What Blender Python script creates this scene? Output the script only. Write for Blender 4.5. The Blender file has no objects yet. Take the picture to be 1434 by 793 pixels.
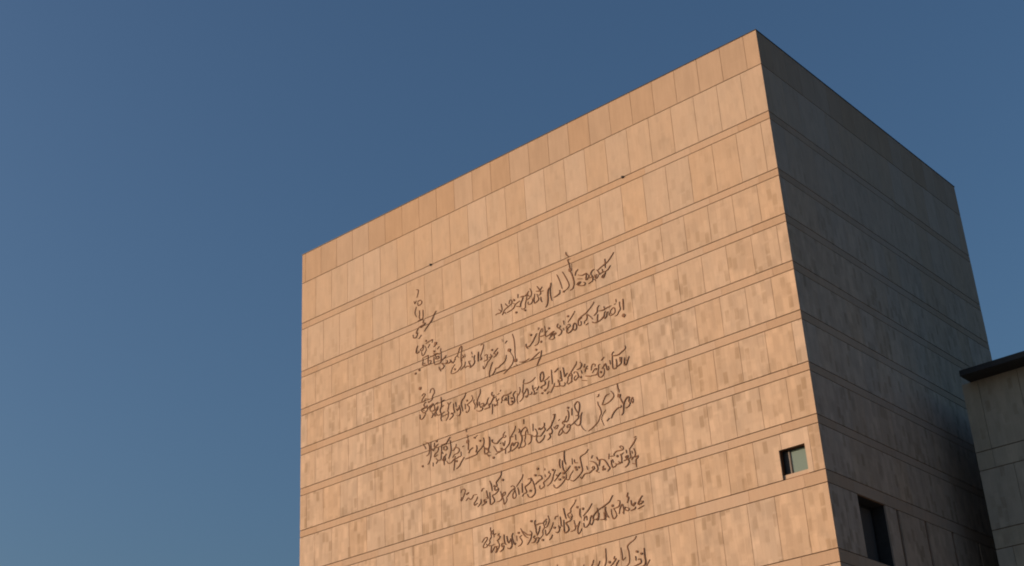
import bpy, bmesh, math, random
from mathutils import Vector
R = math.radians
scene = bpy.context.scene
C = scene.collection

# ------------------------------------------------------------------ camera
TOP = 33.03                                  # roof edge above the ground
cam_d = bpy.data.cameras.new("camera"); cam = bpy.data.objects.new("camera", cam_d); C.objects.link(cam)
scene.camera = cam
cam_d.sensor_fit = 'HORIZONTAL'; cam_d.sensor_width = 36.0
cam_d.lens = 36.0 * 2000.2894 / 1434.0
cam_d.clip_start = 0.1; cam_d.clip_end = 6000
YAW, PITCH, ROLL = -0.68412, 0.45159, -0.062304
fw = Vector((math.sin(YAW) * math.cos(PITCH), math.cos(YAW) * math.cos(PITCH), math.sin(PITCH)))
rt = Vector((math.cos(YAW), -math.sin(YAW), 0.0)); up = rt.cross(fw)
r2 = rt * math.cos(ROLL) + up * math.sin(ROLL); u2 = -rt * math.sin(ROLL) + up * math.cos(ROLL)
from mathutils import Matrix
M = Matrix(((r2.x, u2.x, -fw.x), (r2.y, u2.y, -fw.y), (r2.z, u2.z, -fw.z)))
cam.rotation_euler = M.to_euler()
cam.location = (20.4465, -40.4083, TOP - 31.3332)

# ------------------------------------------------------------------ sky and sun
SUN_AZ, SUN_EL = 47.0, 13.0                  # degrees west of the facade normal, above the horizon
world = bpy.data.worlds.new("World"); scene.world = world; world.use_nodes = True
wn = world.node_tree; bg = wn.nodes["Background"]
sky = wn.nodes.new("ShaderNodeTexSky"); sky.sky_type = 'NISHITA'; sky.sun_disc = False
sky.sun_elevation = R(SUN_EL)
to_sun = Vector((-math.sin(R(SUN_AZ)) * math.cos(R(SUN_EL)), -math.cos(R(SUN_AZ)) * math.cos(R(SUN_EL)), math.sin(R(SUN_EL))))
sky.sun_rotation = math.atan2(to_sun.x, to_sun.y)
sky.air_density = 1.3; sky.dust_density = 4.0; sky.ozone_density = 5.0; sky.altitude = 0
wn.links.new(sky.outputs[0], bg.inputs[0]); bg.inputs[1].default_value = 0.118
sun_d = bpy.data.lights.new("sun", 'SUN'); sun = bpy.data.objects.new("sun", sun_d); C.objects.link(sun)
sun_d.energy = 5.0; sun_d.angle = R(0.5); sun_d.color = (1.0, 0.655, 0.40)
sun.rotation_euler = to_sun.to_track_quat('Z', 'Y').to_euler(); sun.location = (-30, -40, 40)
scene.view_settings.view_transform = 'Standard'; scene.view_settings.look = 'None'
scene.view_settings.exposure = 0.0; scene.view_settings.gamma = 1.0
scene.view_settings.use_curve_mapping = False
scene.cycles.filter_width = 1.9             # the photograph is a soft video frame

# ------------------------------------------------------------------ helpers
def obj(name, bm, mats, parent=None, label=None, smooth=False):
    me = bpy.data.meshes.new(name)
    bmesh.ops.recalc_face_normals(bm, faces=bm.faces)
    bm.to_mesh(me); bm.free()
    o = bpy.data.objects.new(name, me); C.objects.link(o)
    for m in (mats if isinstance(mats, (list, tuple)) else [mats]): me.materials.append(m)
    if parent is not None: o.parent = parent
    if label: o["label"] = label
    if smooth:
        for p in me.polygons: p.use_smooth = True
    return o

def thing(name, label, cat, loc=(0, 0, 0)):
    o = bpy.data.objects.new(name, None); C.objects.link(o)
    o.location = loc; o["label"] = label; o["category"] = cat
    return o

def box(bm, x0, x1, y0, y1, z0, z1, mi=0):
    v = [bm.verts.new((x, y, z)) for x in (x0, x1) for y in (y0, y1) for z in (z0, z1)]
    for q in ((0, 1, 3, 2), (4, 6, 7, 5), (0, 4, 5, 1), (2, 3, 7, 6), (0, 2, 6, 4), (1, 5, 7, 3)):
        bm.faces.new([v[i] for i in q]).material_index = mi

def prism(bm, pts, axis, d0, d1, mi=0):
    """pts (a, z) outline extruded from depth d0 to d1; axis 'y': a = x, depth = y; axis 'x': a = y, depth = x"""
    f = (lambda a, d, z: (a, d, z)) if axis == 'y' else (lambda a, d, z: (d, a, z))
    A = [bm.verts.new(f(a, d0, z)) for a, z in pts]; B = [bm.verts.new(f(a, d1, z)) for a, z in pts]
    n = len(pts)
    fs = [bm.faces.new(A), bm.faces.new(B[::-1])]
    for i in range(n): fs.append(bm.faces.new((A[i], B[i], B[(i + 1) % n], A[(i + 1) % n])))
    for q in fs: q.material_index = mi

def rect(a0, a1, z0, z1): return [(a0, z0), (a1, z0), (a1, z1), (a0, z1)]

class NT:
    """tiny node helper"""
    def __init__(s, name):
        s.m = bpy.data.materials.new(name); s.m.use_nodes = True
        s.t = s.m.node_tree; s.b = s.t.nodes["Principled BSDF"]
    def n(s, kind, **kw):
        o = s.t.nodes.new(kind)
        for k, v in kw.items(): setattr(o, k, v)
        return o
    def put(s, sock, v):
        if isinstance(v, bpy.types.NodeSocket): s.t.links.new(v, sock)
        else: sock.default_value = v
    def math(s, op, a, b=0.0, c=None, clamp=False):
        o = s.n("ShaderNodeMath", operation=op, use_clamp=clamp)
        s.put(o.inputs[0], a); s.put(o.inputs[1], b)
        if c is not None: s.put(o.inputs[2], c)
        return o.outputs[0]
    def rng(s, v, a, b, c=0.0, d=1.0):
        o = s.n("ShaderNodeMapRange", interpolation_type='SMOOTHSTEP')
        for i, q in enumerate((v, a, b, c, d)): s.put(o.inputs[i], q)
        return o.outputs[0]
    def mix(s, f, a, b, mode='MIX'):
        o = s.n("ShaderNodeMix", data_type='RGBA', blend_type=mode)
        s.put(o.inputs[0], f); s.put(o.inputs[6], a); s.put(o.inputs[7], b)
        return o.outputs[2]
    def comb(s, x, y, z):
        o = s.n("ShaderNodeCombineXYZ"); s.put(o.inputs[0], x); s.put(o.inputs[1], y); s.put(o.inputs[2], z)
        return o.outputs[0]
    def noise(s, vec, scale=1.0, detail=3.0, rough=0.55):
        o = s.n("ShaderNodeTexNoise"); s.put(o.inputs["Vector"], vec)
        o.inputs["Scale"].default_value = scale; o.inputs["Detail"].default_value = detail; o.inputs["Roughness"].default_value = rough
        return o.outputs[0]
    def white(s, vec):
        o = s.n("ShaderNodeTexWhiteNoise", noise_dimensions='3D'); s.put(o.inputs[0], vec); return o.outputs[0]

def stone(name, base, grey, dash=1.0, tint=0.10, top_warm=None):
    """honed sandstone: tonal difference per slab, stretched clouds, and short upright dashes of grey tooling"""
    k = NT(name); b = k.b
    co = k.n("ShaderNodeTexCoord").outputs["Object"]
    sp = k.n("ShaderNodeSeparateXYZ"); k.put(sp.inputs[0], co)
    X, Y, Z = sp.outputs
    u = k.math('ADD', X, Y)
    isl = k.n("ShaderNodeNewGeometry").outputs["Random Per Island"]
    shift = k.math('MULTIPLY', isl, 37.0)
    clouds = k.noise(k.comb(k.math('MULTIPLY', u, 1.7), shift, k.math('MULTIPLY', Z, 0.75)), 1.0, 4.0)
    streak = k.noise(k.comb(k.math('MULTIPLY', u, 9.0), shift, k.math('MULTIPLY', Z, 0.8)), 1.0, 3.0)
    grain = k.noise(co, 26.0, 4.0, 0.65)
    # upright dashes: columns 0.15 m wide, each column shifted, cells about 0.36 m tall
    wob = k.math('MULTIPLY', k.math('SUBTRACT', k.noise(k.comb(0.0, shift, k.math('MULTIPLY', Z, 1.3)), 1.0, 2.0), 0.5), 0.10)
    uu = k.math('DIVIDE', k.math('ADD', u, wob), 0.195)
    col = k.math('FLOOR', uu); fu = k.math('FRACT', uu)
    vv = k.math('ADD', k.math('DIVIDE', Z, 0.50), k.math('MULTIPLY', k.white(k.comb(col, 3.0, 0.0)), 7.0))
    row = k.math('FLOOR', vv); fv = k.math('FRACT', vv)
    rnd = k.white(k.comb(col, row, 1.0))
    soft = k.math('MULTIPLY', k.math('MULTIPLY', k.rng(fu, 0.0, 0.13), k.rng(fu, 1.0, 0.87)), k.math('MULTIPLY', k.rng(fv, 0.0, 0.15), k.rng(fv, 1.0, 0.85)))
    patch = k.math('SUBTRACT', rnd, 0.35)
    low = k.rng(Z, TOP - 2.5, TOP - 11.0, 0.22, 1.0)
    where = k.rng(clouds, 0.36, 0.60, 0.25, 1.0)
    cell = k.math('MULTIPLY', soft, k.math('MULTIPLY', low, dash))
    amt = k.math('MULTIPLY', k.math('MULTIPLY', k.rng(rnd, 0.62, 0.95), where), cell, clamp=True)
    # broader, fainter patches of the same tooling
    u2_ = k.math('DIVIDE', k.math('ADD', u, k.math('MULTIPLY', wob, 2.0)), 0.30); c2 = k.math('FLOOR', u2_)
    v2_ = k.math('ADD', k.math('DIVIDE', Z, 0.70), k.math('MULTIPLY', k.white(k.comb(c2, 9.0, 4.0)), 5.0))
    f2u, f2v = k.math('FRACT', u2_), k.math('FRACT', v2_)
    soft2 = k.math('MULTIPLY', k.math('MULTIPLY', k.rng(f2u, 0.0, 0.10), k.rng(f2u, 1.0, 0.90)), k.math('MULTIPLY', k.rng(f2v, 0.0, 0.16), k.rng(f2v, 1.0, 0.84)))
    big = k.math('MULTIPLY', k.math('SUBTRACT', k.white(k.comb(c2, k.math('FLOOR', v2_), 6.0)), 0.5), k.math('MULTIPLY', k.math('MULTIPLY', soft2, low), 0.19 * dash))
    lite = k.math('MULTIPLY', k.rng(rnd, 0.42, 0.0), k.math('MULTIPLY', cell, 0.40), clamp=True)
    blot = k.noise(k.comb(k.math('MULTIPLY', u, 3.4), k.math('ADD', shift, 11.0), k.math('MULTIPLY', Z, 1.5)), 1.0, 2.0)
    c = k.mix(k.rng(clouds, 0.30, 0.72, 0.0, 0.42), base, grey)
    c = k.mix(k.rng(blot, 0.54, 0.72, 0.0, 0.28), c, tuple(q * 0.86 for q in grey[:3]) + (1,))
    c = k.mix(amt, c, (grey[0] * 0.87, grey[1] * 0.81, grey[2] * 0.74, 1))
    c = k.mix(lite, c, tuple(min(1, q * 1.22) for q in base[:3]) + (1,))
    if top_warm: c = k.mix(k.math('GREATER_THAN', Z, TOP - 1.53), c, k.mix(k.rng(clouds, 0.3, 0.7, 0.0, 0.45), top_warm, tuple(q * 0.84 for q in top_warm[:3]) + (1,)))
    val = k.math('ADD', k.math('ADD', 1.0 - tint, k.math('MULTIPLY', isl, 2 * tint)), big)
    val = k.math('MULTIPLY', val, k.rng(streak, 0.25, 0.75, 0.965, 1.03))
    val = k.math('MULTIPLY', val, k.rng(grain, 0.2, 0.8, 0.96, 1.035))
    hsv = k.n("ShaderNodeHueSaturation"); k.put(hsv.inputs["Color"], c); k.put(hsv.inputs["Value"], val)
    k.put(hsv.inputs["Saturation"], k.math('ADD', 0.90, k.math('MULTIPLY', k.white(k.comb(isl, 5.0, 2.0)), 0.2)))
    k.put(b.inputs["Base Color"], hsv.outputs[0])
    b.inputs["Roughness"].default_value = 0.82; b.inputs["Specular IOR Level"].default_value = 0.03
    bp = k.n("ShaderNodeBump"); bp.inputs["Strength"].default_value = 0.25; bp.inputs["Distance"].default_value = 0.01
    k.put(bp.inputs["Height"], k.math('ADD', grain, k.math('MULTIPLY', streak, 0.6))); k.put(b.inputs["Normal"], bp.outputs[0])
    return k.m

def plain(name, col, rough=0.6, metal=0.0, var=0.12, scale=6.0, spec=0.4):
    k = NT(name)
    co = k.n("ShaderNodeTexCoord").outputs["Object"]
    f = k.rng(k.noise(co, scale, 4.0), 0.25, 0.75)
    k.put(k.b.inputs["Base Color"], k.mix(f, tuple(q * (1 - var) for q in col) + (1,), tuple(min(1, q * (1 + var)) for q in col) + (1,)))
    k.b.inputs["Roughness"].default_value = rough; k.b.inputs["Metallic"].default_value = metal
    k.b.inputs["Specular IOR Level"].default_value = spec
    return k.m

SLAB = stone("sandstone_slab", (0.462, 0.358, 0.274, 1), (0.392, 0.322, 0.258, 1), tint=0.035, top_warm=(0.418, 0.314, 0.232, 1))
BAND = stone("sandstone_band", (0.425, 0.318, 0.238, 1), (0.40, 0.318, 0.246, 1), dash=0.0, tint=0.06)
ANNEX = stone("annex_stone", (0.45, 0.41, 0.325, 1), (0.38, 0.36, 0.295, 1), dash=0.7, tint=0.03)
JOINT = plain("joint_mortar", (0.16, 0.085, 0.045), 0.95)
IRON = plain("dark_bronze", (0.150, 0.070, 0.034), 0.75, 0.0, 0.3, 14.0)
REVEAL = plain("dark_reveal", (0.045, 0.043, 0.042), 0.8)
DARKMETAL = plain("dark_metal", (0.018, 0.018, 0.020), 0.5, 0.0, 0.2, 3.0)
FRAME = plain("window_frame_paint", (0.15, 0.135, 0.13), 0.5)
GASKET = plain("window_gasket", (0.03, 0.025, 0.025), 0.6)
k = NT("window_glass"); k.b.inputs["Base Color"].default_value = (0.13, 0.185, 0.155, 1); k.b.inputs["Roughness"].default_value = 0.08
k.b.inputs["Specular IOR Level"].default_value = 0.6; GLASS = k.m
k = NT("dark_glass"); k.b.inputs["Base Color"].default_value = (0.085, 0.080, 0.078, 1); k.b.inputs["Roughness"].default_value = 0.4
k.b.inputs["Specular IOR Level"].default_value = 0.15; DGLASS = k.m
ROOFING = plain("roof_gravel", (0.22, 0.20, 0.18), 0.95)

# ------------------------------------------------------------------ ground
gk = NT("dry_ground"); gco = gk.n("ShaderNodeTexCoord").outputs["Object"]
gf = gk.rng(gk.noise(gco, 0.08, 6.0), 0.35, 0.65); gg = gk.rng(gk.noise(gco, 3.0, 4.0), 0.3, 0.7)
gc = gk.mix(gf, (0.115, 0.11, 0.10, 1), (0.085, 0.09, 0.075, 1)); gc = gk.mix(gk.math('MULTIPLY', gg, 0.35), gc, (0.15, 0.14, 0.125, 1))
gk.put(gk.b.inputs["Base Color"], gc); gk.b.inputs["Roughness"].default_value = 0.95
bm = bmesh.new()
bm.faces.new([bm.verts.new(q) for q in ((-2500, -2500, 0), (2500, -2500, 0), (2500, 2500, 0), (-2500, 2500, 0))])
g = obj("ground", bm, gk.m); g["kind"] = "structure"; g["label"] = "dry sandy open ground around the stone tower"
pk = plain("plaza_paving", (0.155, 0.155, 0.155), 0.9, 0.0, 0.15, 1.2)
bm = bmesh.new()
bm.faces.new([bm.verts.new(q) for q in ((-45, -60, 0.004), (45, -60, 0.004), (45, 40, 0.004), (-45, 40, 0.004))])
g = obj("pavement", bm, pk); g["kind"] = "structure"; g["label"] = "pale stone paving around the tower"

# ------------------------------------------------------------------ the tower
WX, DY = 25.2146, 17.0456
LINES = [0, 1.5146, 3.5676, 3.8894, 5.9731, 6.276, 7.8191, 8.1378, 9.6732, 10.0, 11.5517, 11.8752, 13.4445, 13.7532, 15.3041, 15.6147, 17.1944, 17.6359, 19.7997, 20.2364]
COURSES = [(0, 1.5146), (1.5146, 3.5676)]; BANDS = []
for i in range(2, len(LINES) - 2, 2):
    BANDS.append((LINES[i], LINES[i + 1])); COURSES.append((LINES[i + 1], LINES[i + 2]))
BANDS.append((LINES[-2], LINES[-1])); z = LINES[-1]
while z < TOP - 3.0:
    COURSES.append((z, z + 2.1)); BANDS.append((z + 2.1, z + 2.45)); z += 2.45
COURSES.append((z, TOP))
tower = thing("stone_tower", "tall cubic tower clad in pale sandstone with dark calligraphy across its sunlit face", "building", (-WX / 2, DY / 2, 0))
TB = Vector((WX / 2, -DY / 2, 0))            # parts are modelled in world coordinates
def part(name, bm, mats, parent=tower, label=None, smooth=False):
    o = obj(name, bm, mats, parent, label, smooth)
    if parent is tower: o.location = TB
    return o
HJ, VJ, TH = 0.030, 0.014, 0.06               # bed joint, upright joint, slab thickness
WIN = (-1.575, -0.600, 17.165, 16.165)        # the small window: x0, x1, depth of sill and head below the roof
OPN = (1.955, 3.925)                          # the tall opening in the side wall
SLITS = (4.81, 6.98, 9.18, 11.4, 13.6)

def cuts(a0, a1, first, step):
    c = [a0]; x = first
    while x < a1 - 0.12:
        if x > a0 + 0.12: c.append(x)
        x += step
    return c + [a1]

# sunlit wall: joints at -0.40 - 1.06 k and, in every other course, half a slab along
bm = bmesh.new()
for i, (d0, d1) in enumerate(COURSES):
    zt, zb = TOP - d0 - (HJ / 2 if i else 0), TOP - d1 + HJ / 2
    ph = 0.58 if i == 0 else (0.40 if i % 2 == 0 else 0.925)
    cs = cuts(-WX, 0.0, -ph - 1.0608 * 26, 1.0608)
    for a, b in zip(cs, cs[1:]):
        a2, b2 = a + (VJ / 2 if a > -WX else 0), b - (VJ / 2 if b < 0 else 0)
        if i == 8 and b > WIN[0] and a < WIN[1]:
            w0, w1, wb, wt = WIN[0], WIN[1], TOP - WIN[2], TOP - WIN[3]
            if a < w0: pts = [(a2, zb), (w0, zb), (w0, wt), (b2, wt), (b2, zt), (a2, zt)]
            else: pts = [(a2, wt), (w1, wt), (w1, zb), (b2, zb), (b2, zt), (a2, zt)]
            prism(bm, pts, 'y', 0.0, TH)
        else: prism(bm, rect(a2, b2, zb, zt), 'y', 0.0, TH)
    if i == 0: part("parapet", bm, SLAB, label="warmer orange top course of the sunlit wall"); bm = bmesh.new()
part("wall", bm, SLAB, label="sunlit sandstone wall")
for j, (d0, d1) in enumerate(BANDS):
    cs = cuts(-WX, 0.0, -3.46 - 2.1216 * 12 + (0.53 if j % 2 else 0), 2.1216)
    bm = bmesh.new()
    for a, b in zip(cs, cs[1:]):
        prism(bm, rect(a + (0.004 if a > -WX else 0), b - (0.004 if b < 0 else 0), TOP - d1 + HJ / 2, TOP - d0 - HJ / 2), 'y', 0.004, TH)
    part("stone_band", bm, BAND)

# shaded wall
bm = bmesh.new()
for i, (d0, d1) in enumerate(COURSES):
    zt, zb = TOP - d0 - (HJ / 2 if i else 0), TOP - d1 + HJ / 2
    if i == 9:
        spans = [(TH + .003, 1.0), (1.0 + VJ, OPN[0])]; a = OPN[1]
        for s in SLITS: spans.append((a, s - 0.10)); a = s + 0.10
        spans.append((a, DY))
    else:
        cs = cuts(TH + .003, DY, 0.95 if i % 2 == 0 else 0.42, 1.0608)
        spans = [(a + (0.003 if a > 1e-1 else 0), b - (0.003 if b < DY else 0)) for a, b in zip(cs, cs[1:])]
    for a, b in spans: prism(bm, rect(a, b, zb, zt), 'x', -TH, 0.0)
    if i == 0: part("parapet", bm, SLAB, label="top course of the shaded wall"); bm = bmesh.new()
part("wall", bm, SLAB, label="shaded sandstone wall")
for j, (d0, d1) in enumerate(BANDS):
    cs = cuts(TH + .003, DY, 1.3 + (0.53 if j % 2 else 0), 2.1216)
    bm = bmesh.new()
    for a, b in zip(cs, cs[1:]):
        prism(bm, rect(a + (0.004 if a > 1e-1 else 0), b - (0.004 if b < DY else 0), TOP - d1 + HJ / 2, TOP - d0 - HJ / 2), 'x', -TH, -0.004)
    part("stone_band", bm, BAND)

# the hidden core behind the slabs, with pockets where window and opening are let in
bm = bmesh.new()
x0, x1, y0, y1 = -WX + 0.003, -TH - 0.002, TH + 0.002, DY - 0.003
def core_rect(axis, d, a0, a1, z0, z1):
    f = (lambda a, z: (a, d, z)) if axis == 'y' else (lambda a, z: (d, a, z))
    bm.faces.new([bm.verts.new(f(a, z)) for a, z in rect(a0, a1, z0, z1)])
def holed(axis, d, a0, a1, z0, z1, h):
    ha, hb, hz0, hz1 = h
    core_rect(axis, d, a0, ha, z0, z1); core_rect(axis, d, hb, a1, z0, z1)
    core_rect(axis, d, ha, hb, z0, hz0); core_rect(axis, d, ha, hb, hz1, z1)
WZ0, WZ1 = TOP - WIN[2], TOP - WIN[3]
OZ0, OZ1 = TOP - 19.7997 + HJ / 2, TOP - 17.6359 - HJ / 2
holed('y', y0, x0, x1, 0, TOP - 0.01, (WIN[0], WIN[1], WZ0, WZ1))
holed('x', x1, y0, y1, 0, TOP - 0.01, (OPN[0], OPN[1], OZ0, OZ1))
core_rect('y', y1, x0, x1, 0, TOP - 0.01); core_rect('x', x0, y0, y1, 0, TOP - 0.01)
part("wall_core", bm, JOINT)
bm = bmesh.new()
bm.faces.new([bm.verts.new(q) for q in ((x0, y0, TOP - .02), (x1, y0, TOP - .02), (x1, y1, TOP - .02), (x0, y1, TOP - .02))])
part("roof", bm, ROOFING)
bm = bmesh.new()                              # thin metal flashing along the roof edge
e = 0.022
box(bm, -WX - e, e, -e, 0.30, TOP + 0.003, TOP + 0.032)
box(bm, -0.30, e, 0.302, DY + e, TOP + 0.003, TOP + 0.032)
box(bm, -WX - e, -0.302, DY - 0.30, DY + e, TOP + 0.003, TOP + 0.032)
box(bm, -WX - e, -WX + 0.30, 0.302, DY - 0.302, TOP + 0.003, TOP + 0.032)
part("roof_flashing", bm, DARKMETAL)

# small square window let 0.45 m into the sunlit wall
win = bmesh.new(); D = 0.27
a0, a1 = WIN[0], WIN[1]
for q in (((a0, TH, WZ0), (a0, D, WZ0), (a0, D, WZ1), (a0, TH, WZ1)), ((a1, TH, WZ0), (a1, D, WZ0), (a1, D, WZ1), (a1, TH, WZ1)),
          ((a0, TH, WZ1), (a1, TH, WZ1), (a1, D, WZ1), (a0, D, WZ1)), ((a0, TH, WZ0), (a1, TH, WZ0), (a1, D, WZ0), (a0, D, WZ0))):
    win.faces.new([win.verts.new(p) for p in q])
window = part("window", win, IRON, label="small square window deep in the sunlit wall")
bm = bmesh.new(); fwid = 0.03
box(bm, a0 + .002, a0 + fwid, D - 0.05, D - 0.01, WZ0 + .002, WZ1 - .002)
box(bm, a1 - fwid, a1 - .002, D - 0.05, D - 0.01, WZ0 + .002, WZ1 - .002)
box(bm, a0 + fwid, a1 - fwid, D - 0.05, D - 0.01, WZ1 - fwid, WZ1 - .002)
box(bm, a0 + fwid, a1 - fwid, D - 0.05, D - 0.01, WZ0 + .002, WZ0 + fwid)
obj("frame", bm, DARKMETAL, window)
p0, p1, q0, q1 = a0 + fwid + .001, a1 - fwid - .001, WZ0 + fwid + .001, WZ1 - fwid - .001
mx = a0 + 0.215                                # upright of the sliding sash
bm = bmesh.new(); box(bm, mx, mx + 0.045, D - 0.06, D - 0.015, q0, q1); obj("mullion", bm, FRAME, window)
bm = bmesh.new(); box(bm, mx + 0.046, mx + 0.075, D - 0.05, D - 0.015, q0, q1); obj("gasket", bm, GASKET, window)
bm = bmesh.new(); box(bm, mx + 0.076, p1, D - 0.020, D - 0.014, q0, q1); obj("pane", bm, GLASS, window)
bm = bmesh.new(); box(bm, p0, mx - 0.001, D - 0.014, D - 0.008, q0, q1); obj("pane", bm, DGLASS, window)
bm = bmesh.new(); box(bm, a0 + .004, a1 - .004, 0.075, 0.19, WZ0 + .002, WZ0 + 0.14); obj("sill", bm, BAND, window)

# tall dark opening in the shaded wall
op = bmesh.new(); D2 = -0.55
for q in (((-TH, OPN[0], OZ0), (D2, OPN[0], OZ0), (D2, OPN[0], OZ1), (-TH, OPN[0], OZ1)), ((-TH, OPN[1], OZ0), (D2, OPN[1], OZ0), (D2, OPN[1], OZ1), (-TH, OPN[1], OZ1)),
          ((-TH, OPN[0], OZ1), (-TH, OPN[1], OZ1), (D2, OPN[1], OZ1), (D2, OPN[0], OZ1)), ((-TH, OPN[0], OZ0), (-TH, OPN[1], OZ0), (D2, OPN[1], OZ0), (D2, OPN[0], OZ0))):
    op.faces.new([op.verts.new(p) for p in q])
opening = part("window", op, REVEAL, label="tall dark recessed window in the shaded wall")
bm = bmesh.new(); box(bm, D2 + .01, D2 + .02, OPN[0] + .06, OPN[1] - .06, OZ0 + .06, OZ1 - .06); obj("pane", bm, DGLASS, opening)
bm = bmesh.new(); y_0, y_1 = OPN[0] + .002, OPN[1] - .002
box(bm, D2 + .005, D2 + .06, y_0, y_0 + .055, OZ0 + .002, OZ1 - .002); box(bm, D2 + .005, D2 + .06, y_1 - .055, y_1, OZ0 + .002, OZ1 - .002)
box(bm, D2 + .005, D2 + .06, y_0 + .056, y_1 - .056, OZ0 + .002, OZ0 + .057); box(bm, D2 + .005, D2 + .06, y_0 + .056, y_1 - .056, OZ1 - .057, OZ1 - .002)
obj("frame", bm, DARKMETAL, opening)

# two dark round anchors just below the second bed joint
for ax in (-16.96, -6.62):
    bm = bmesh.new()
    bmesh.ops.create_cone(bm, cap_ends=True, segments=20, radius1=0.045, radius2=0.035, depth=0.07, matrix=Matrix.Translation((ax, -0.035, TOP - 3.57)) @ Matrix.Rotation(R(90), 4, 'X'))
    bmesh.ops.create_cone(bm, cap_ends=True, segments=20, radius1=0.06, radius2=0.06, depth=0.015, matrix=Matrix.Translation((ax, -0.006, TOP - 3.57)) @ Matrix.Rotation(R(90), 4, 'X'))
    part("wall_anchor", bm, DARKMETAL)

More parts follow.
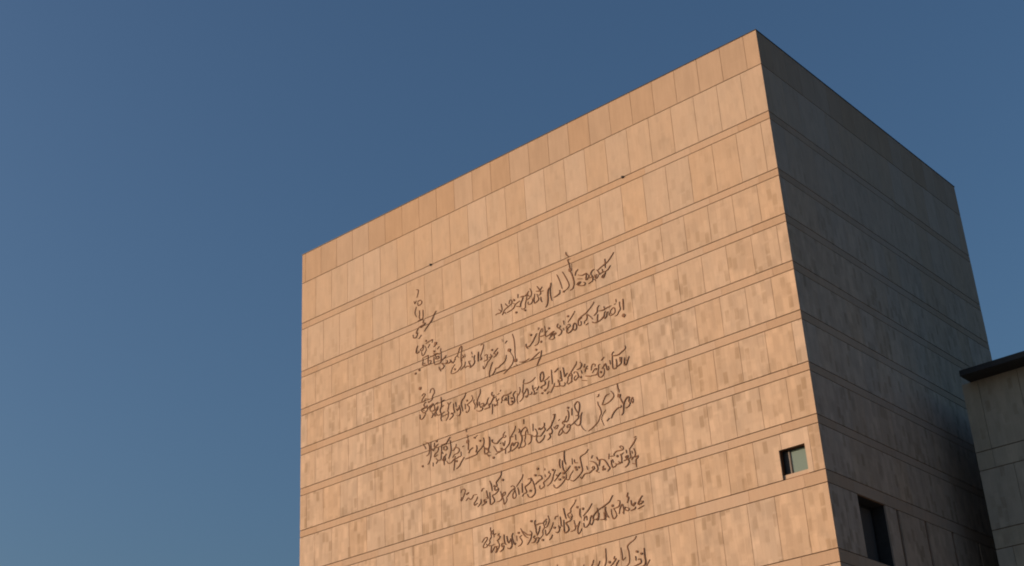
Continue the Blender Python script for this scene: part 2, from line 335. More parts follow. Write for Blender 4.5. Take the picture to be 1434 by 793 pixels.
# ------------------------------------------------------------------ the calligraphy: dark metal strokes standing just off the slabs
STROKES = {
 0: """n1785,445 1774,449 1775,462 1782,482|n1800,496 1796,508 1787,497|n1778,504 1765,501 1755,512 1758,521 1777,523 1779,509|n1788,526 1795,541 1797,554 1789,572|n1771,549 1770,566 1773,582 1767,593 1780,594|n1750,553 1750,573 1752,591 1765,594|n1746,602 1753,613 1738,618 1749,626 1764,632 1766,625|n1783,629 1762,623 1745,622|n1781,630 1790,641 1792,650 1784,649|n1812,650 1808,665 1793,665 1784,649|n1763,666 1779,678|n1673,584 1687,598 1698,615 1715,629 1733,643 1746,655|n1786,708 1794,722 1796,739 1782,740 1780,734|n1756,713 1761,726 1772,730 1766,739 1755,733 1753,716|n1765,744 1762,761 1751,759 1745,751 1738,741 1744,724|d1738,701|n1738,714 1724,710 1708,708 1700,707 1703,720|n1718,724 1727,737|D1683,731|n1683,735 1694,743|n1663,752 1675,759|n1655,763 1657,774|d1693,764""",
 1: """n1346,715 1337,712 1327,714 1317,712 1324,701 1328,697|n1314,677 1313,690 1311,702 1315,710|n1311,727 1303,713 1292,706 1274,700 1261,694 1257,687 1264,675 1271,681 1273,690|n1292,683 1287,692 1278,700|n1311,724 1300,719 1293,727|n1286,725 1270,723 1252,718 1241,705 1231,701 1217,697|d1246,683|n1224,665 1225,680|n1241,703 1251,696|d1238,741|d1192,747|n1211,682 1198,683 1186,685|n1198,686 1204,699 1212,709 1216,723 1221,720 1235,715|n1186,685 1172,675 1166,672|n1172,675 1179,691 1183,704 1189,721 1191,736 1207,738 1209,733|n1183,704 1172,704 1161,698 1169,692 1173,684|n1160,663 1154,679 1155,690 1161,699|n1173,717 1175,726 1165,730 1155,726 1148,714 1140,703 1138,694|n1140,703 1143,718 1142,733 1132,732 1120,724 1124,708 1126,700|n1123,666 1116,678 1109,692 1108,704 1117,707|n1098,677 1108,685 1114,689 1128,686|n1109,693 1094,696|n1109,718 1108,733 1104,741|T1053,677 1056,690 1068,700 1072,715 1074,743 1079,762 1086,769|n1056,692 1059,712 1058,736 1054,752|n1041,743 1028,741 1013,735 1012,722|n1020,652 1011,675 1004,699 999,720|n991,650 980,673 970,696 964,718 973,729 982,732 995,736|d993,735|T952,662 946,679 940,704 940,723 948,738 958,741|D953,655|n954,648 955,632 960,614 961,607 950,608|n967,572 966,582 955,595|t943,633 947,648|n915,667 926,674 931,688|n915,691 898,699 882,698 875,698 879,710 881,725 872,722 865,712 872,703|n918,707 898,714|n926,728 916,722 907,723 913,729 923,732 904,741 890,744 886,737 892,730|n839,694 850,699 856,709 849,721 850,739 869,745|n849,721 859,723 866,721|n846,725 837,729 838,719|n834,736 832,727 829,719|n840,737 835,745|n831,737 824,733 821,724|n825,702 818,714 814,726|n819,704 808,699 790,693 771,686 752,671 739,658|n783,671 784,689 785,707|n786,723 775,720 760,707|n814,725 799,721 786,724 791,736 799,746 805,739 795,733 787,731|n799,718 800,708""",
 2: """n1760,776 1759,788 1763,804 1755,807 1728,813 1716,809 1714,798 1725,797|n1760,773 1749,772 1736,772 1728,770 1729,783 1731,797 1728,810|n1754,800 1747,800|n1716,779 1699,782 1692,775 1698,771|n1696,789 1697,805 1693,823 1676,826 1661,826 1656,814 1655,797 1655,775|n1687,801 1681,793 1668,793 1669,802 1681,803 1684,800|n1687,789 1689,778 1675,778 1667,786|n1648,816 1635,810 1627,803|n1648,817 1654,821|n1669,843 1665,854 1659,864|n1664,855 1650,856 1640,847 1649,835 1652,830 1631,839|n1631,840 1621,834 1624,826|n1629,840 1611,842 1603,838 1604,830 1594,848 1585,846 1579,836|n1576,839 1577,829 1566,825 1559,815 1552,798 1540,789 1539,805 1544,830 1546,849 1543,871 1551,883 1570,894 1591,896 1603,891 1601,882 1592,868 1580,859|d1581,880|n1566,825 1557,835|n1536,832 1531,841 1543,845 1540,855|n1523,832 1522,844|n1549,893 1539,887 1527,881 1522,866|n1525,891 1512,888 1495,893 1499,883 1504,869 1494,871|d1804,830|d1781,821|n1470,853 1474,867 1472,882 1480,892 1499,899|n1485,834 1484,844|n1483,853 1483,858|T1449,846 1452,867 1453,885|n1434,820 1425,818 1419,825 1423,835 1431,852 1438,864 1438,878 1442,884 1432,882 1433,875|n1421,895 1409,894 1403,892 1405,881 1402,873 1411,869 1415,872|d1376,860|n1385,876 1383,889 1392,898 1404,905 1412,917 1426,927 1428,914|n1394,887 1378,888 1382,882|n1345,862 1361,872 1368,879 1353,884 1347,877|n1346,882 1357,890 1369,894|n1377,913 1385,926 1392,942 1397,955 1397,971|n1382,967 1372,960 1364,949 1360,944 1349,946 1334,939 1313,930 1306,918 1303,906|n1296,846 1305,854|D1286,890|t1362,964 1339,965 1310,965|t1321,831 1316,844|n1265,827 1259,852 1257,886 1258,916 1257,939|D1256,944|t1285,894 1276,910 1266,926|n1269,925 1267,936 1274,951 1290,964 1310,975 1321,980|t1269,965 1251,966 1258,956|n1236,957 1220,962 1202,961 1188,958|n1184,967 1169,962 1153,955 1133,947|n1123,944 1130,967 1142,983 1151,997|d1150,932|n1198,892 1199,903 1191,914|n1199,903 1183,907 1165,894 1156,883 1142,865|d1171,862|n1129,844 1132,852|n1151,912 1141,911 1133,899 1131,882 1126,867 1114,853 1110,863 1116,868|n1151,912 1155,913|n1131,882 1114,885 1103,884|d1122,907|n1100,848 1099,867 1100,882 1096,894 1085,892|n1100,878 1088,872|d1079,864|n1082,893 1065,885 1054,884 1068,891 1073,901 1058,894 1045,895 1058,903 1055,913 1068,915 1082,908 1073,903|n1033,860 1039,868 1032,879 1023,876 1024,871|n1029,881 1018,894 1023,906 1035,910|n1008,888 1008,895|n1005,856 1004,872|n986,881 978,880 975,890 985,893 992,898 992,912 978,914 964,905 960,892 952,884 945,895 946,909 956,914 963,903|n989,885 995,890 985,902|n916,873 933,881 935,892 935,900 924,902 921,894 923,889|n947,836 962,851 983,870|d982,845|n853,829 859,837 877,850 897,862 918,868 932,875 936,885 935,899 924,903 921,893 922,887|n906,902 905,894 896,890 891,880 892,868 882,876 873,886 865,897|n899,910 888,906|n830,852 839,859 842,874 857,885|n840,886 843,899 846,916 865,912 867,908|n846,916 834,915 823,910 812,903 808,890 803,885|n831,874 815,877 796,874 775,872|n808,864 807,875|n818,905 808,913 799,905 797,894 790,892|n787,898 787,907 777,911 761,906 759,891 766,883 777,890 781,900 774,907|n750,854 750,865|n759,872 753,871|n735,870 736,884 734,900 743,908 750,918 761,920|T718,865 719,885 720,907|D721,931""",
 3: """D1780,904|n1771,940 1760,933 1752,940 1762,949 1770,958 1773,968 1758,967 1751,959 1733,966|n1724,941 1721,930 1710,925 1701,936 1701,948 1711,959 1716,974 1737,980 1735,976|n1750,974 1761,980 1760,990 1743,995 1746,989|n1775,998 1759,996 1742,1003 1744,1011 1760,1019 1775,1007 1772,1001 1760,1009|n1785,1021 1784,1039 1770,1041 1757,1029 1752,1023|n1742,1005 1728,999 1709,992 1716,1001 1729,1009 1723,1022 1711,1025 1701,1019 1704,1000|n1694,998 1682,995|n1717,1031 1711,1038 1720,1052|n1703,1050 1701,1036 1693,1024 1683,1013 1686,1024 1696,1033 1688,1049 1669,1052 1648,1047|n1703,1050 1687,1047|n1664,978 1663,1002 1663,1018 1672,1033 1669,1045 1664,1056 1669,1069 1665,1082|n1662,997 1646,995|n1659,1022 1650,1018|n1628,1012 1623,1023 1610,1015|n1623,1023 1626,1039 1630,1047 1626,1058 1630,1075 1641,1086|n1623,1030 1630,1040|n1649,1063 1631,1061|n1658,1065 1655,1061|n1611,1068 1608,1063 1601,1076 1621,1088|n1596,1027 1597,1047 1593,1065 1601,1065|n1585,1023 1583,1044|n1582,1054 1577,1063 1567,1051 1562,1060 1561,1076 1569,1086 1581,1082|n1526,1000 1536,1016 1551,1028 1555,1043 1550,1061 1548,1073|n1565,1043 1565,1057|n1533,1047 1534,1068|d1522,1035|n1496,1021 1491,1034 1499,1043 1517,1050 1522,1053 1512,1067 1516,1080 1528,1086 1530,1078|n1484,1043 1488,1051 1480,1068 1484,1083|n1449,1008 1451,1025 1461,1039 1468,1053 1467,1071 1472,1079|n1474,1058 1471,1070|n1458,1060 1457,1074 1452,1085|n1473,1093 1459,1099 1444,1097 1441,1088 1452,1086|n1448,1072 1437,1072 1434,1081 1446,1082|n1435,1086 1420,1078 1413,1064 1407,1057|n1431,1099 1415,1098 1404,1098 1409,1088 1402,1084 1411,1081|n1387,1039 1391,1048 1384,1057 1378,1054|n1381,1060 1385,1068 1394,1079 1403,1088|n1382,1067 1370,1063|n1342,1043 1345,1048|n1352,1055 1360,1058|n1368,1071 1367,1085 1361,1091 1367,1096 1361,1102 1373,1099|n1354,1077 1363,1084|n1390,1089 1390,1108 1393,1130|n1381,1092 1378,1102 1372,1097|n1344,1098 1338,1087 1340,1081 1328,1071 1314,1073 1303,1072 1294,1072 1288,1067|n1338,1089 1329,1091|n1325,1086 1323,1093|n1318,1083 1316,1095|n1305,1078 1307,1096 1306,1112 1298,1120 1286,1118 1276,1112 1276,1096 1281,1083 1272,1074 1266,1072|d1289,1094|d1288,1108|n1245,1062 1244,1076 1251,1088 1259,1094 1262,1109 1259,1124|n1256,1086 1262,1084|n1234,1081 1229,1096 1233,1111 1248,1120|n1220,1036 1225,1050 1208,1056 1188,1055 1172,1050 1164,1044|n1226,1055 1229,1072 1231,1083|n1231,1099 1219,1089 1209,1077 1205,1088 1205,1102 1212,1113 1220,1108 1215,1106|n1205,1104 1189,1107 1186,1098|n1180,1073 1180,1089 1174,1100 1174,1113 1179,1109|n1175,1113 1160,1108|n1172,1089 1164,1087|n1162,1099 1156,1094 1149,1086|n1139,1070 1140,1051 1135,1037 1126,1033 1123,1041 1122,1057 1129,1068 1138,1072|n1127,1069 1117,1077 1120,1089 1137,1091 1135,1101 1141,1094|n1117,1071 1105,1068 1095,1062|n1098,1079 1102,1092 1105,1103 1114,1109 1125,1110|d1135,1119|d1121,1112|n1112,1129 1104,1123 1094,1126|n1082,1039 1083,1062 1082,1085 1083,1096|n1093,1129 1084,1118 1076,1107 1072,1097|n1076,1109 1061,1114 1049,1115 1027,1122 1021,1115 1023,1110|n1049,1115 1048,1104 1054,1096|n1067,1053 1057,1047 1049,1042|n1039,1056 1038,1072 1037,1088 1035,1097 1051,1095 1053,1089|n1039,1078 1042,1088|n1025,1047 1023,1065 1021,1086 1015,1081 1007,1075|n1013,1115 1007,1106 1004,1091 992,1090|n1008,1118 989,1117 989,1102 984,1091 990,1078 977,1069|n958,1043 962,1053 966,1056 980,1069 992,1081|n1001,1089 995,1082 987,1087 987,1100 993,1116 1006,1121|n975,1086 971,1081 961,1086 955,1104 960,1109 972,1116 976,1106 967,1098|d945,1111|n939,1126 919,1133|n921,1114 897,1122 892,1121|n959,1076 944,1074 935,1061 942,1051|n940,1086 938,1098|n920,1066 926,1077|n909,1076 919,1086 923,1097|n915,1087 909,1087|n893,1099 890,1084 882,1077 872,1083 875,1089|n888,1111 882,1104 874,1098 866,1100 872,1105|n892,1121 879,1123 868,1122 859,1103 858,1090 850,1088|n868,1122 863,1115 862,1132 852,1140 839,1135 833,1122 834,1110|d850,1120|n829,1066 839,1072 842,1075|n842,1108 833,1100 825,1093 823,1103 820,1121 812,1119 814,1108|n804,1087 803,1103|n783,1059 791,1065 791,1072 777,1076 761,1077 744,1070 729,1063 729,1052|n791,1074 793,1093 794,1114 791,1125 780,1126 776,1120 774,1105 775,1092|n775,1123 759,1117 754,1112 749,1092|n757,1089 757,1107 752,1095|n737,1098 740,1116 740,1127 730,1124 723,1111 716,1098|n731,1108 723,1111""",
 4: """n1773,1151 1764,1165 1758,1176|n1756,1150 1745,1154 1740,1165 1738,1177 1739,1190 1743,1203 1755,1207|n1730,1156 1730,1165 1730,1188 1731,1211 1735,1226 1741,1238 1749,1245|d1697,1160|n1709,1164 1710,1182 1688,1174|n1725,1185 1717,1196 1707,1185 1689,1190 1693,1205 1708,1212 1712,1223 1693,1219|n1672,1185 1672,1208 1675,1231 1678,1244 1693,1244 1703,1253|n1702,1233 1693,1244|n1622,1163 1634,1173 1645,1183 1671,1183|n1623,1177 1621,1195 1620,1218 1626,1237 1635,1250|n1659,1196 1644,1195 1642,1210 1657,1208 1659,1196|n1664,1222 1669,1214|n1646,1229 1659,1240 1668,1249 1656,1254 1653,1246 1660,1235 1660,1271|n1591,1201 1593,1211 1607,1224 1613,1222|n1601,1214 1583,1219 1575,1230 1582,1240 1602,1243 1612,1252|n1645,1259 1636,1271 1621,1270 1603,1259 1597,1251|n1600,1255 1604,1277 1609,1307|n1600,1260 1592,1262 1580,1258 1568,1257 1567,1241|d1592,1273|n1594,1304 1579,1297 1566,1282 1551,1268|n1557,1222 1550,1220|n1544,1277 1525,1276 1502,1275 1485,1273 1479,1265|n1526,1257 1518,1246 1502,1240|n1483,1237 1482,1251 1488,1263|n1533,1153 1534,1166|n1529,1180 1528,1193|D1529,1208|T1527,1198 1526,1221 1528,1241|d1491,1202|n1483,1199 1476,1196|d1464,1222|d1779,1245|n1720,1246 1721,1260|n1482,1268 1473,1262 1459,1254 1447,1244 1443,1230 1445,1215|n1447,1249 1442,1259 1443,1272 1441,1284 1429,1283 1423,1275 1439,1260 1425,1264|n1414,1220 1413,1231 1414,1249 1416,1259 1422,1267 1420,1280 1412,1285|n1427,1290 1424,1297 1413,1296|d1398,1310|n1404,1238 1398,1235 1401,1243 1390,1253 1377,1257 1365,1249 1350,1242 1345,1241|n1333,1222 1341,1229 1344,1239 1334,1244 1329,1239 1338,1234|n1394,1265 1384,1281 1378,1292 1365,1293 1386,1300|n1360,1263 1357,1260|n1347,1262 1342,1277 1335,1259|d1355,1285|n1368,1297 1357,1293 1337,1292 1336,1310|n1337,1292 1325,1284 1313,1272 1308,1251 1303,1248 1291,1236 1282,1225 1278,1213|n1308,1251 1293,1252|n1281,1248 1280,1270|n1322,1309 1310,1304 1306,1285 1297,1276 1295,1290 1284,1280 1270,1284 1279,1299 1305,1309|n1263,1229 1258,1237 1263,1244|n1235,1199 1236,1216|n1228,1231 1245,1238 1255,1251 1250,1263 1251,1281 1260,1298 1257,1307|d1268,1305|n1228,1231 1221,1243 1229,1251 1232,1272 1237,1284 1234,1298 1239,1306 1253,1308|n1249,1261 1233,1263|n1221,1243 1218,1259|n1220,1304 1209,1299 1203,1289 1203,1272 1222,1262|n1191,1229 1192,1257|n1181,1252 1174,1267 1175,1278 1183,1282 1194,1278 1201,1271|d1162,1257|n1135,1241 1136,1253 1146,1259|n1155,1263 1141,1257 1133,1267 1148,1281 1159,1288 1170,1283|n1137,1290 1145,1303 1167,1312 1178,1301 1178,1290 1173,1285|n1089,1221 1081,1221 1088,1239 1098,1253 1104,1263 1126,1276|n1109,1265 1100,1281 1104,1293 1114,1290 1110,1304 1124,1313|n1090,1269 1087,1278 1076,1279 1069,1268 1078,1268 1083,1273|n1066,1251 1060,1248|n1027,1245 1035,1258 1049,1265 1039,1277 1048,1285 1064,1293 1071,1309 1057,1306 1049,1295|n1056,1285 1042,1308 1026,1308|n1033,1312 1019,1303 1013,1292 1014,1281 1025,1282 1028,1290 1018,1290|n1031,1263 1039,1265 1044,1261|d1016,1214|n1019,1223 1015,1237 1017,1254 1023,1265 1031,1267|n999,1222 1001,1248|n972,1247 983,1227 984,1213 976,1205 968,1203 961,1216 964,1237 970,1250 971,1267 988,1277 999,1283 1009,1286|n981,1256 973,1256|n953,1251 959,1264 962,1282 966,1294 979,1296 991,1283|t964,1295 955,1314 941,1329|n929,1331 911,1325 892,1315 878,1304 872,1293|n873,1292 864,1279 868,1258 875,1243 876,1232|t842,1272 859,1289 865,1304 856,1332|n857,1249 847,1232 836,1218 821,1216|n857,1249 842,1251 819,1245 802,1233 803,1220 812,1208|n868,1203 871,1211 877,1211|n781,1188 780,1201 777,1217|n775,1214 776,1223|D777,1236|n776,1241 768,1260 762,1274|n821,1312 812,1298 798,1287 785,1281 774,1283 772,1276|n841,1317 831,1309|n774,1313 766,1307 763,1291 760,1275 751,1261 738,1252 733,1257 737,1271 731,1277 739,1289 752,1292|n728,1272 719,1260 716,1275 721,1282 724,1273""",
 5: """n1577,1408 1571,1397 1556,1398 1554,1408 1564,1427 1576,1442 1578,1435 1572,1427|n1549,1420 1534,1417 1546,1423|n1550,1446 1538,1438 1530,1446 1519,1445 1510,1434 1493,1436|n1490,1445 1497,1457 1509,1467 1508,1476 1492,1471|n1474,1460 1475,1473 1490,1486|n1468,1429 1463,1421 1455,1420|n1443,1433 1440,1451 1437,1465 1444,1461|n1448,1467 1458,1466 1456,1478 1450,1473 1446,1478 1468,1486|n1423,1399 1417,1416 1414,1440|n1427,1444 1427,1465 1426,1492 1406,1486 1408,1472 1414,1460 1396,1456 1381,1444 1386,1434|n1362,1373 1365,1390 1378,1402 1391,1413 1388,1427 1399,1429 1398,1444 1381,1438|n1405,1425 1399,1422|d1357,1411|n1393,1490 1379,1490 1367,1482 1369,1467 1372,1453|n1367,1476 1350,1471 1349,1461 1360,1465 1364,1477 1359,1491 1357,1508 1343,1497 1343,1486|n1255,1416 1262,1429 1274,1439 1291,1454|n1318,1448 1310,1446 1300,1456 1304,1471 1312,1481 1310,1497 1297,1494 1296,1483 1300,1465|n1340,1483 1325,1469 1305,1459|n1286,1460 1282,1476 1281,1489|n1263,1449 1264,1472 1264,1485|n1264,1500 1259,1492 1243,1488 1249,1467 1230,1459 1218,1449 1223,1440 1231,1440|n1217,1439 1208,1458 1204,1474 1201,1496 1207,1507 1223,1514 1234,1509 1241,1497|d1224,1488|n1198,1469 1185,1462 1171,1457 1164,1455 1170,1441 1180,1440|d1196,1434|d1182,1412|n1148,1420 1148,1426|n1149,1444 1147,1453|n1131,1442 1127,1435 1130,1442 1123,1446 1129,1457 1145,1466 1159,1473 1155,1485 1160,1489 1174,1494 1179,1485 1177,1479|d1110,1435|n1098,1438 1107,1452 1112,1464 1116,1473 1126,1483 1141,1490|n1095,1458 1090,1465 1074,1455 1091,1469 1106,1480|n1111,1494 1107,1503 1097,1509 1075,1501 1056,1487 1050,1480|d1061,1461|d1063,1476|d1081,1480|n1073,1403 1077,1419 1074,1437|n1050,1378 1052,1396 1053,1411 1047,1429|n1062,1412 1063,1431 1060,1447 1053,1457 1040,1452 1027,1441|n1053,1457 1049,1471 1051,1483 1044,1491 1036,1489 1029,1476 1015,1463|n1016,1416 1017,1437|n1005,1423 1005,1434 993,1438|d1003,1453|d999,1463|d988,1457|n1030,1496 1017,1502 998,1494 984,1485 973,1474 974,1455 977,1435 978,1422 970,1416 954,1413 944,1406 938,1401|n951,1463 948,1476|n984,1496 979,1503 965,1490 954,1489 939,1490 929,1485 916,1480 920,1471 928,1475 921,1481|n927,1438 921,1429|n933,1448 921,1453 909,1463 903,1475 902,1488 910,1492 898,1500|n903,1440 898,1452 891,1456 895,1475|n896,1455 883,1454 871,1459 862,1470 854,1486 848,1496 859,1506|n881,1485 874,1481 881,1494 878,1498|d872,1494|n846,1443 849,1461|n840,1454 823,1456 825,1450 811,1442 799,1443 782,1443 781,1435 790,1427 796,1431 789,1437|d810,1461|n839,1469 839,1486 835,1497 822,1496 817,1489 821,1486|n832,1469 830,1480|n817,1491 802,1491 790,1489 804,1487 806,1482|n795,1458 792,1469 793,1486|n794,1461 782,1456|n769,1449 768,1461|n782,1486 770,1484 774,1474 763,1471 767,1482 761,1492 767,1505 779,1511|n720,1411 728,1412|T721,1418 732,1430 746,1443 754,1449|n754,1449 753,1465 752,1480 760,1484 767,1482|n745,1459 743,1468|n736,1452 731,1465 732,1479 741,1485 749,1491 745,1482|n731,1486 719,1483 723,1492 730,1494 732,1508 731,1522|n746,1506 732,1512""",
 6: """n1478,1630 1466,1618 1452,1616 1452,1625 1464,1635 1473,1646 1471,1653 1454,1652 1456,1641|n1432,1582 1433,1591 1430,1601|n1417,1595 1431,1603 1431,1620 1440,1630 1438,1639 1448,1649 1432,1653 1415,1651|n1426,1606 1418,1614 1407,1612|n1420,1597 1416,1623|n1432,1657 1436,1673 1434,1680 1425,1671 1413,1661 1406,1669 1412,1685 1401,1675 1392,1662 1396,1649 1401,1641|n1390,1616 1397,1621 1386,1628 1392,1635 1401,1641|n1411,1660 1394,1664|n1371,1658 1380,1658 1379,1669 1370,1667 1374,1679 1389,1686|n1366,1626 1367,1643 1364,1660 1359,1665|n1353,1635 1350,1655 1346,1662 1334,1650|n1351,1680 1345,1685 1333,1681 1330,1668 1335,1648|n1322,1630 1328,1641 1324,1657 1317,1675 1311,1670|n1305,1644 1304,1663|d1294,1635|n1280,1648 1290,1652 1284,1661 1279,1673 1288,1683 1299,1685|n1282,1622 1272,1643 1262,1656 1250,1664|n1271,1635 1256,1649 1241,1655 1230,1651 1237,1641|n1232,1655 1237,1670 1254,1689|d1229,1605|n1210,1606 1214,1615 1210,1637 1209,1652 1205,1663|n1207,1625 1191,1623 1175,1625|n1189,1634 1196,1651 1205,1665|n1217,1664 1224,1669 1214,1677 1220,1686 1233,1687|n1211,1674 1198,1675 1202,1688 1211,1693|n1176,1626 1156,1614|n1173,1627 1169,1642 1178,1653 1179,1669 1193,1680|n1169,1644 1159,1645 1150,1634 1144,1621 1148,1604|n1157,1622 1163,1635|d1180,1688|n1165,1654 1165,1668 1162,1675 1148,1666 1133,1649 1126,1634|n1134,1679 1139,1688 1149,1695|n1117,1624 1113,1616 1101,1615|d1121,1655|n1092,1621 1090,1638 1090,1654 1083,1658|n1102,1652 1099,1669 1110,1677 1116,1673|n1099,1663 1093,1658|n1073,1593 1070,1612 1065,1634|n1076,1637 1077,1662 1075,1685 1057,1680 1058,1666 1066,1650 1046,1646 1038,1634 1045,1629|n1013,1575 1023,1589 1040,1603 1041,1615 1056,1620 1048,1636 1035,1633 1039,1622|d1009,1604|n1046,1687 1030,1685 1024,1676 1027,1661 1029,1649|n1028,1671 1013,1672 1002,1659 1008,1670 1015,1684 1014,1703 1003,1697 997,1688|n998,1613 1001,1635 996,1646|d984,1616|n942,1607 957,1623 973,1635 985,1643|n984,1661 980,1650 971,1647 970,1662|n986,1670 984,1685 972,1685 959,1674 952,1655 945,1651 942,1671 952,1685 958,1674|n847,1600 862,1618 874,1624 894,1631 918,1638 937,1651 941,1666 924,1668 917,1656 920,1629|n914,1649 919,1672 925,1673|n908,1675 891,1676 891,1653|n882,1634 885,1647 886,1663 887,1682|n883,1647 878,1665 871,1676 878,1670|n858,1649 858,1665 852,1685 837,1677 843,1655 848,1649|n825,1624 817,1628 822,1644 834,1648 848,1649|d851,1637|n825,1673 820,1656 808,1642 804,1660 806,1678 808,1672|T780,1607 784,1620 778,1624 785,1641|n795,1655 799,1663 786,1671 780,1665 790,1658|n769,1638 767,1655 750,1649 762,1660 767,1652|n772,1674 755,1671 752,1665|n742,1675 716,1669|n719,1633 730,1643 740,1659 723,1658 717,1653 733,1649""",
 7: """n761,1769 770,1779 794,1789 803,1798 799,1818 800,1852 816,1865 839,1865|n831,1796 829,1822 828,1841 815,1833|n898,1784 899,1812 901,1830 909,1845 923,1846|n955,1813 961,1825 973,1842|n928,1822 935,1834 950,1849|n862,1820 866,1828 856,1829 876,1846 887,1852|d886,1835|n845,1837 857,1850 862,1865|d764,1824|d746,1835|n733,1819 734,1843 732,1867 740,1878 762,1879|n772,1839 772,1853|n762,1852 753,1852 751,1865 768,1870 781,1872|n714,1864 727,1878 738,1892|n999,1820 1010,1837|n1120,1794 1125,1812""",
}
SW = 0.039
def spline(P, step=0.035):
    if len(P) < 3:
        return P
    out = []
    Q = [P[0] * 2 - P[1]] + P + [P[-1] * 2 - P[-2]]
    for i in range(1, len(Q) - 2):
        p0, p1, p2, p3 = Q[i - 1:i + 3]
        n = max(2, min(8, int((p2 - p1).length / step)))
        for j in range(n):
            t = j / n
            out.append(0.5 * ((2 * p1) + (p2 - p0) * t + (2 * p0 - 5 * p1 + 4 * p2 - p3) * t * t + (3 * p1 - p0 - 3 * p2 + p3) * t ** 3))
    out.append(P[-1]); return out

def stroke(bm, P, w, y0, y1, rnd):
    """a flat metal bar bent along P in the plane of the wall, pen-like: swelling in the middle, thinner at its ends"""
    P = spline(P); n = len(P); rings = []
    for i, p in enumerate(P):
        t = (P[min(i + 1, n - 1)] - P[max(i - 1, 0)])
        t = t.normalized() if t.length > 1e-6 else Vector((1, 0))
        nn = Vector((-t.y, t.x)); s = i / (n - 1)
        ww = w * (0.62 + 0.50 * math.sin(math.pi * min(1, max(0, s * 0.9 + 0.08)))) * (0.93 + 0.14 * rnd.random())
        if i == 0: p = p - t * w * 0.3
        if i == n - 1: p = p + t * w * 0.3
        l, r = p + nn * ww / 2, p - nn * ww / 2
        rings.append([bm.verts.new(q) for q in ((l.x, y1, l.y), (l.x, y0 + .008, l.y), ((l * .8 + p * .2).x, y0, (l * .8 + p * .2).y), ((r * .8 + p * .2).x, y0, (r * .8 + p * .2).y), (r.x, y0 + .008, r.y), (r.x, y1, r.y))])
    for A, B in zip(rings, rings[1:]):
        for j in range(6): bm.faces.new((A[j], A[(j + 1) % 6], B[(j + 1) % 6], B[j]))
    bm.faces.new(rings[0]); bm.faces.new(rings[-1][::-1])

def dot(bm, c, r, y0, y1, ang):
    pts = [(c.x + r * math.cos(ang + j * math.pi / 4) * (1 if j % 2 == 0 else .82), c.y + r * math.sin(ang + j * math.pi / 4) * (1 if j % 2 == 0 else .82)) for j in range(8)]
    prism(bm, pts, 'y', y0, y1)

LINE_LABELS = {0: "steep column of small calligraphy climbing at the left margin", 1: "topmost line of calligraphy with the tallest word", 2: "second line of calligraphy with broad sweeping letters",
               3: "third line of dense calligraphy", 4: "fourth line of calligraphy with a large looped word at its right", 5: "fifth line of calligraphy, shorter than those above",
               6: "sixth line of calligraphy near the lower edge", 7: "lowest line of calligraphy, partly out of sight"}
rnd = random.Random(5)
def bbox(P, m=0.02):
    return (min(p.x for p in P) - m, max(p.x for p in P) + m, min(p.y for p in P) - m, max(p.y for p in P) + m)

def near(A, B):
    """strokes whose gap is less than a good part of the longer one belong to one word"""
    g_ = math.hypot(max(0, A[0] - B[1], B[0] - A[1]), max(0, A[2] - B[3], B[2] - A[3]))
    return g_ <= max(0.02, 0.42 * max(A[1] - A[0], A[3] - A[2], B[1] - B[0], B[3] - B[2]))

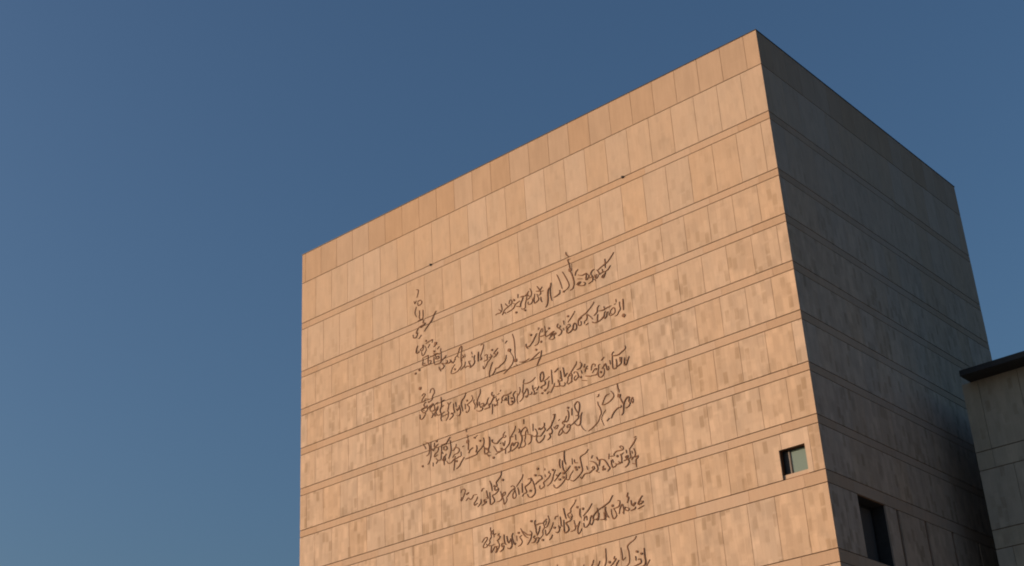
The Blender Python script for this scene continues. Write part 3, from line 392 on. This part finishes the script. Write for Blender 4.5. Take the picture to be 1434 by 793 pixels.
for key, txt in STROKES.items():
    items = []
    for k_, s_ in enumerate(txt.split('|')):
        P = [Vector((-float(q.split(',')[0]) / 100, TOP - float(q.split(',')[1]) / 100)) for q in s_[1:].split()]
        items.append((k_, s_[0], P))
    boxes = [bbox(P) for _, _, P in items]
    lab = list(range(len(items)))      
    for i in range(len(items)):
        for j in range(i):
            if lab[i] != lab[j] and near(boxes[i], boxes[j]):
                old, new = lab[i], lab[j]; lab = [new if q == old else q for q in lab]
    groups = sorted(set(lab), key=lambda g_: -lab.count(g_))
    for gi, g_ in enumerate(groups):
        bm = bmesh.new()
        for (k_, kind, P), l_ in zip(items, lab):
            if l_ != g_: continue
            off = -0.006 - 0.0010 * (k_ % 13)      # crossing bars never share a plane
            if kind in 'dD' and len(P) == 1: dot(bm, P[0], 0.052 if kind == 'd' else 0.085, off - 0.018, off + 0.02, rnd.random())
            else: stroke(bm, P, {'n': SW, 'T': SW * 1.5, 't': SW * .35, 'd': SW * 1.4, 'D': SW * 1.6}[kind], off - 0.014, off, rnd)
        if gi == 0: part("calligraphy_line", bm, IRON, label=LINE_LABELS[key])
        else: part("calligraphy_word" if lab.count(g_) > 1 else "calligraphy_stroke", bm, IRON)

# ------------------------------------------------------------------ the lower neighbour in the tower's shade
AX0, AY0, AX1, AY1, AT = 1.38, 9.4, 15.0, 24.0, TOP - 12.22
annex = thing("annex_building", "lower grey stone building with a dark overhanging roof edge, in the tower's shade", "building", ((AX0 + AX1) / 2, (AY0 + AY1) / 2, 0))
AB = Vector((-(AX0 + AX1) / 2, -(AY0 + AY1) / 2, 0))
def apart(name, bm, mats, label=None):
    o = obj(name, bm, mats, annex, label); o.location = AB; return o
AL = [0.0, 2.70, 3.41, 5.64, 6.34, 8.7, 9.4, 11.7, 12.4, 14.7, 15.4, 18.0, 18.7, AT]
wall_bm = bmesh.new()
for i in range(0, len(AL) - 1):
    zt, zb = AT - AL[i], AT - AL[i + 1]
    band = i % 2 == 1
    bm = bmesh.new() if band else wall_bm
    d = 0.004 if band else 0.0
    zt2, zb2 = zt - 0.016 * (i > 0), zb + 0.016
    for axis, c0, c1, lo, hi in (('y', AX0, AX1, AY0 + d, AY0 + TH), ('x', AY0 + TH + .003, AY1, AX0 + d, AX0 + TH)):
        step = 3.2 if band else 1.52
        cs = cuts(c0, c1, c0 + (0.62 if (i // 2) % 2 == 0 else 1.30), step)
        for a, b in zip(cs, cs[1:]):
            jn = 0.004 if band else 0.008
            prism(bm, rect(a + (jn if a > c0 else 0), b - (jn if b < c1 else 0), zb2, zt2), axis, lo, hi, 0)
    if band: apart("stone_band", bm, ANNEX)
apart("wall", wall_bm, ANNEX)
bm = bmesh.new(); box(bm, AX0 + TH + .002, AX1, AY0 + TH + .002, AY1, 0, AT - .004); apart("wall_core", bm, JOINT)
bm = bmesh.new(); box(bm, 1.72, AX1 + 0.9, AY0 - 0.90, AY1 + 0.5, AT + .003, AT + 0.235)
bmesh.ops.bevel(bm, geom=bm.edges[:], offset=0.012, segments=1, affect='EDGES')
apart("roof", bm, DARKMETAL)
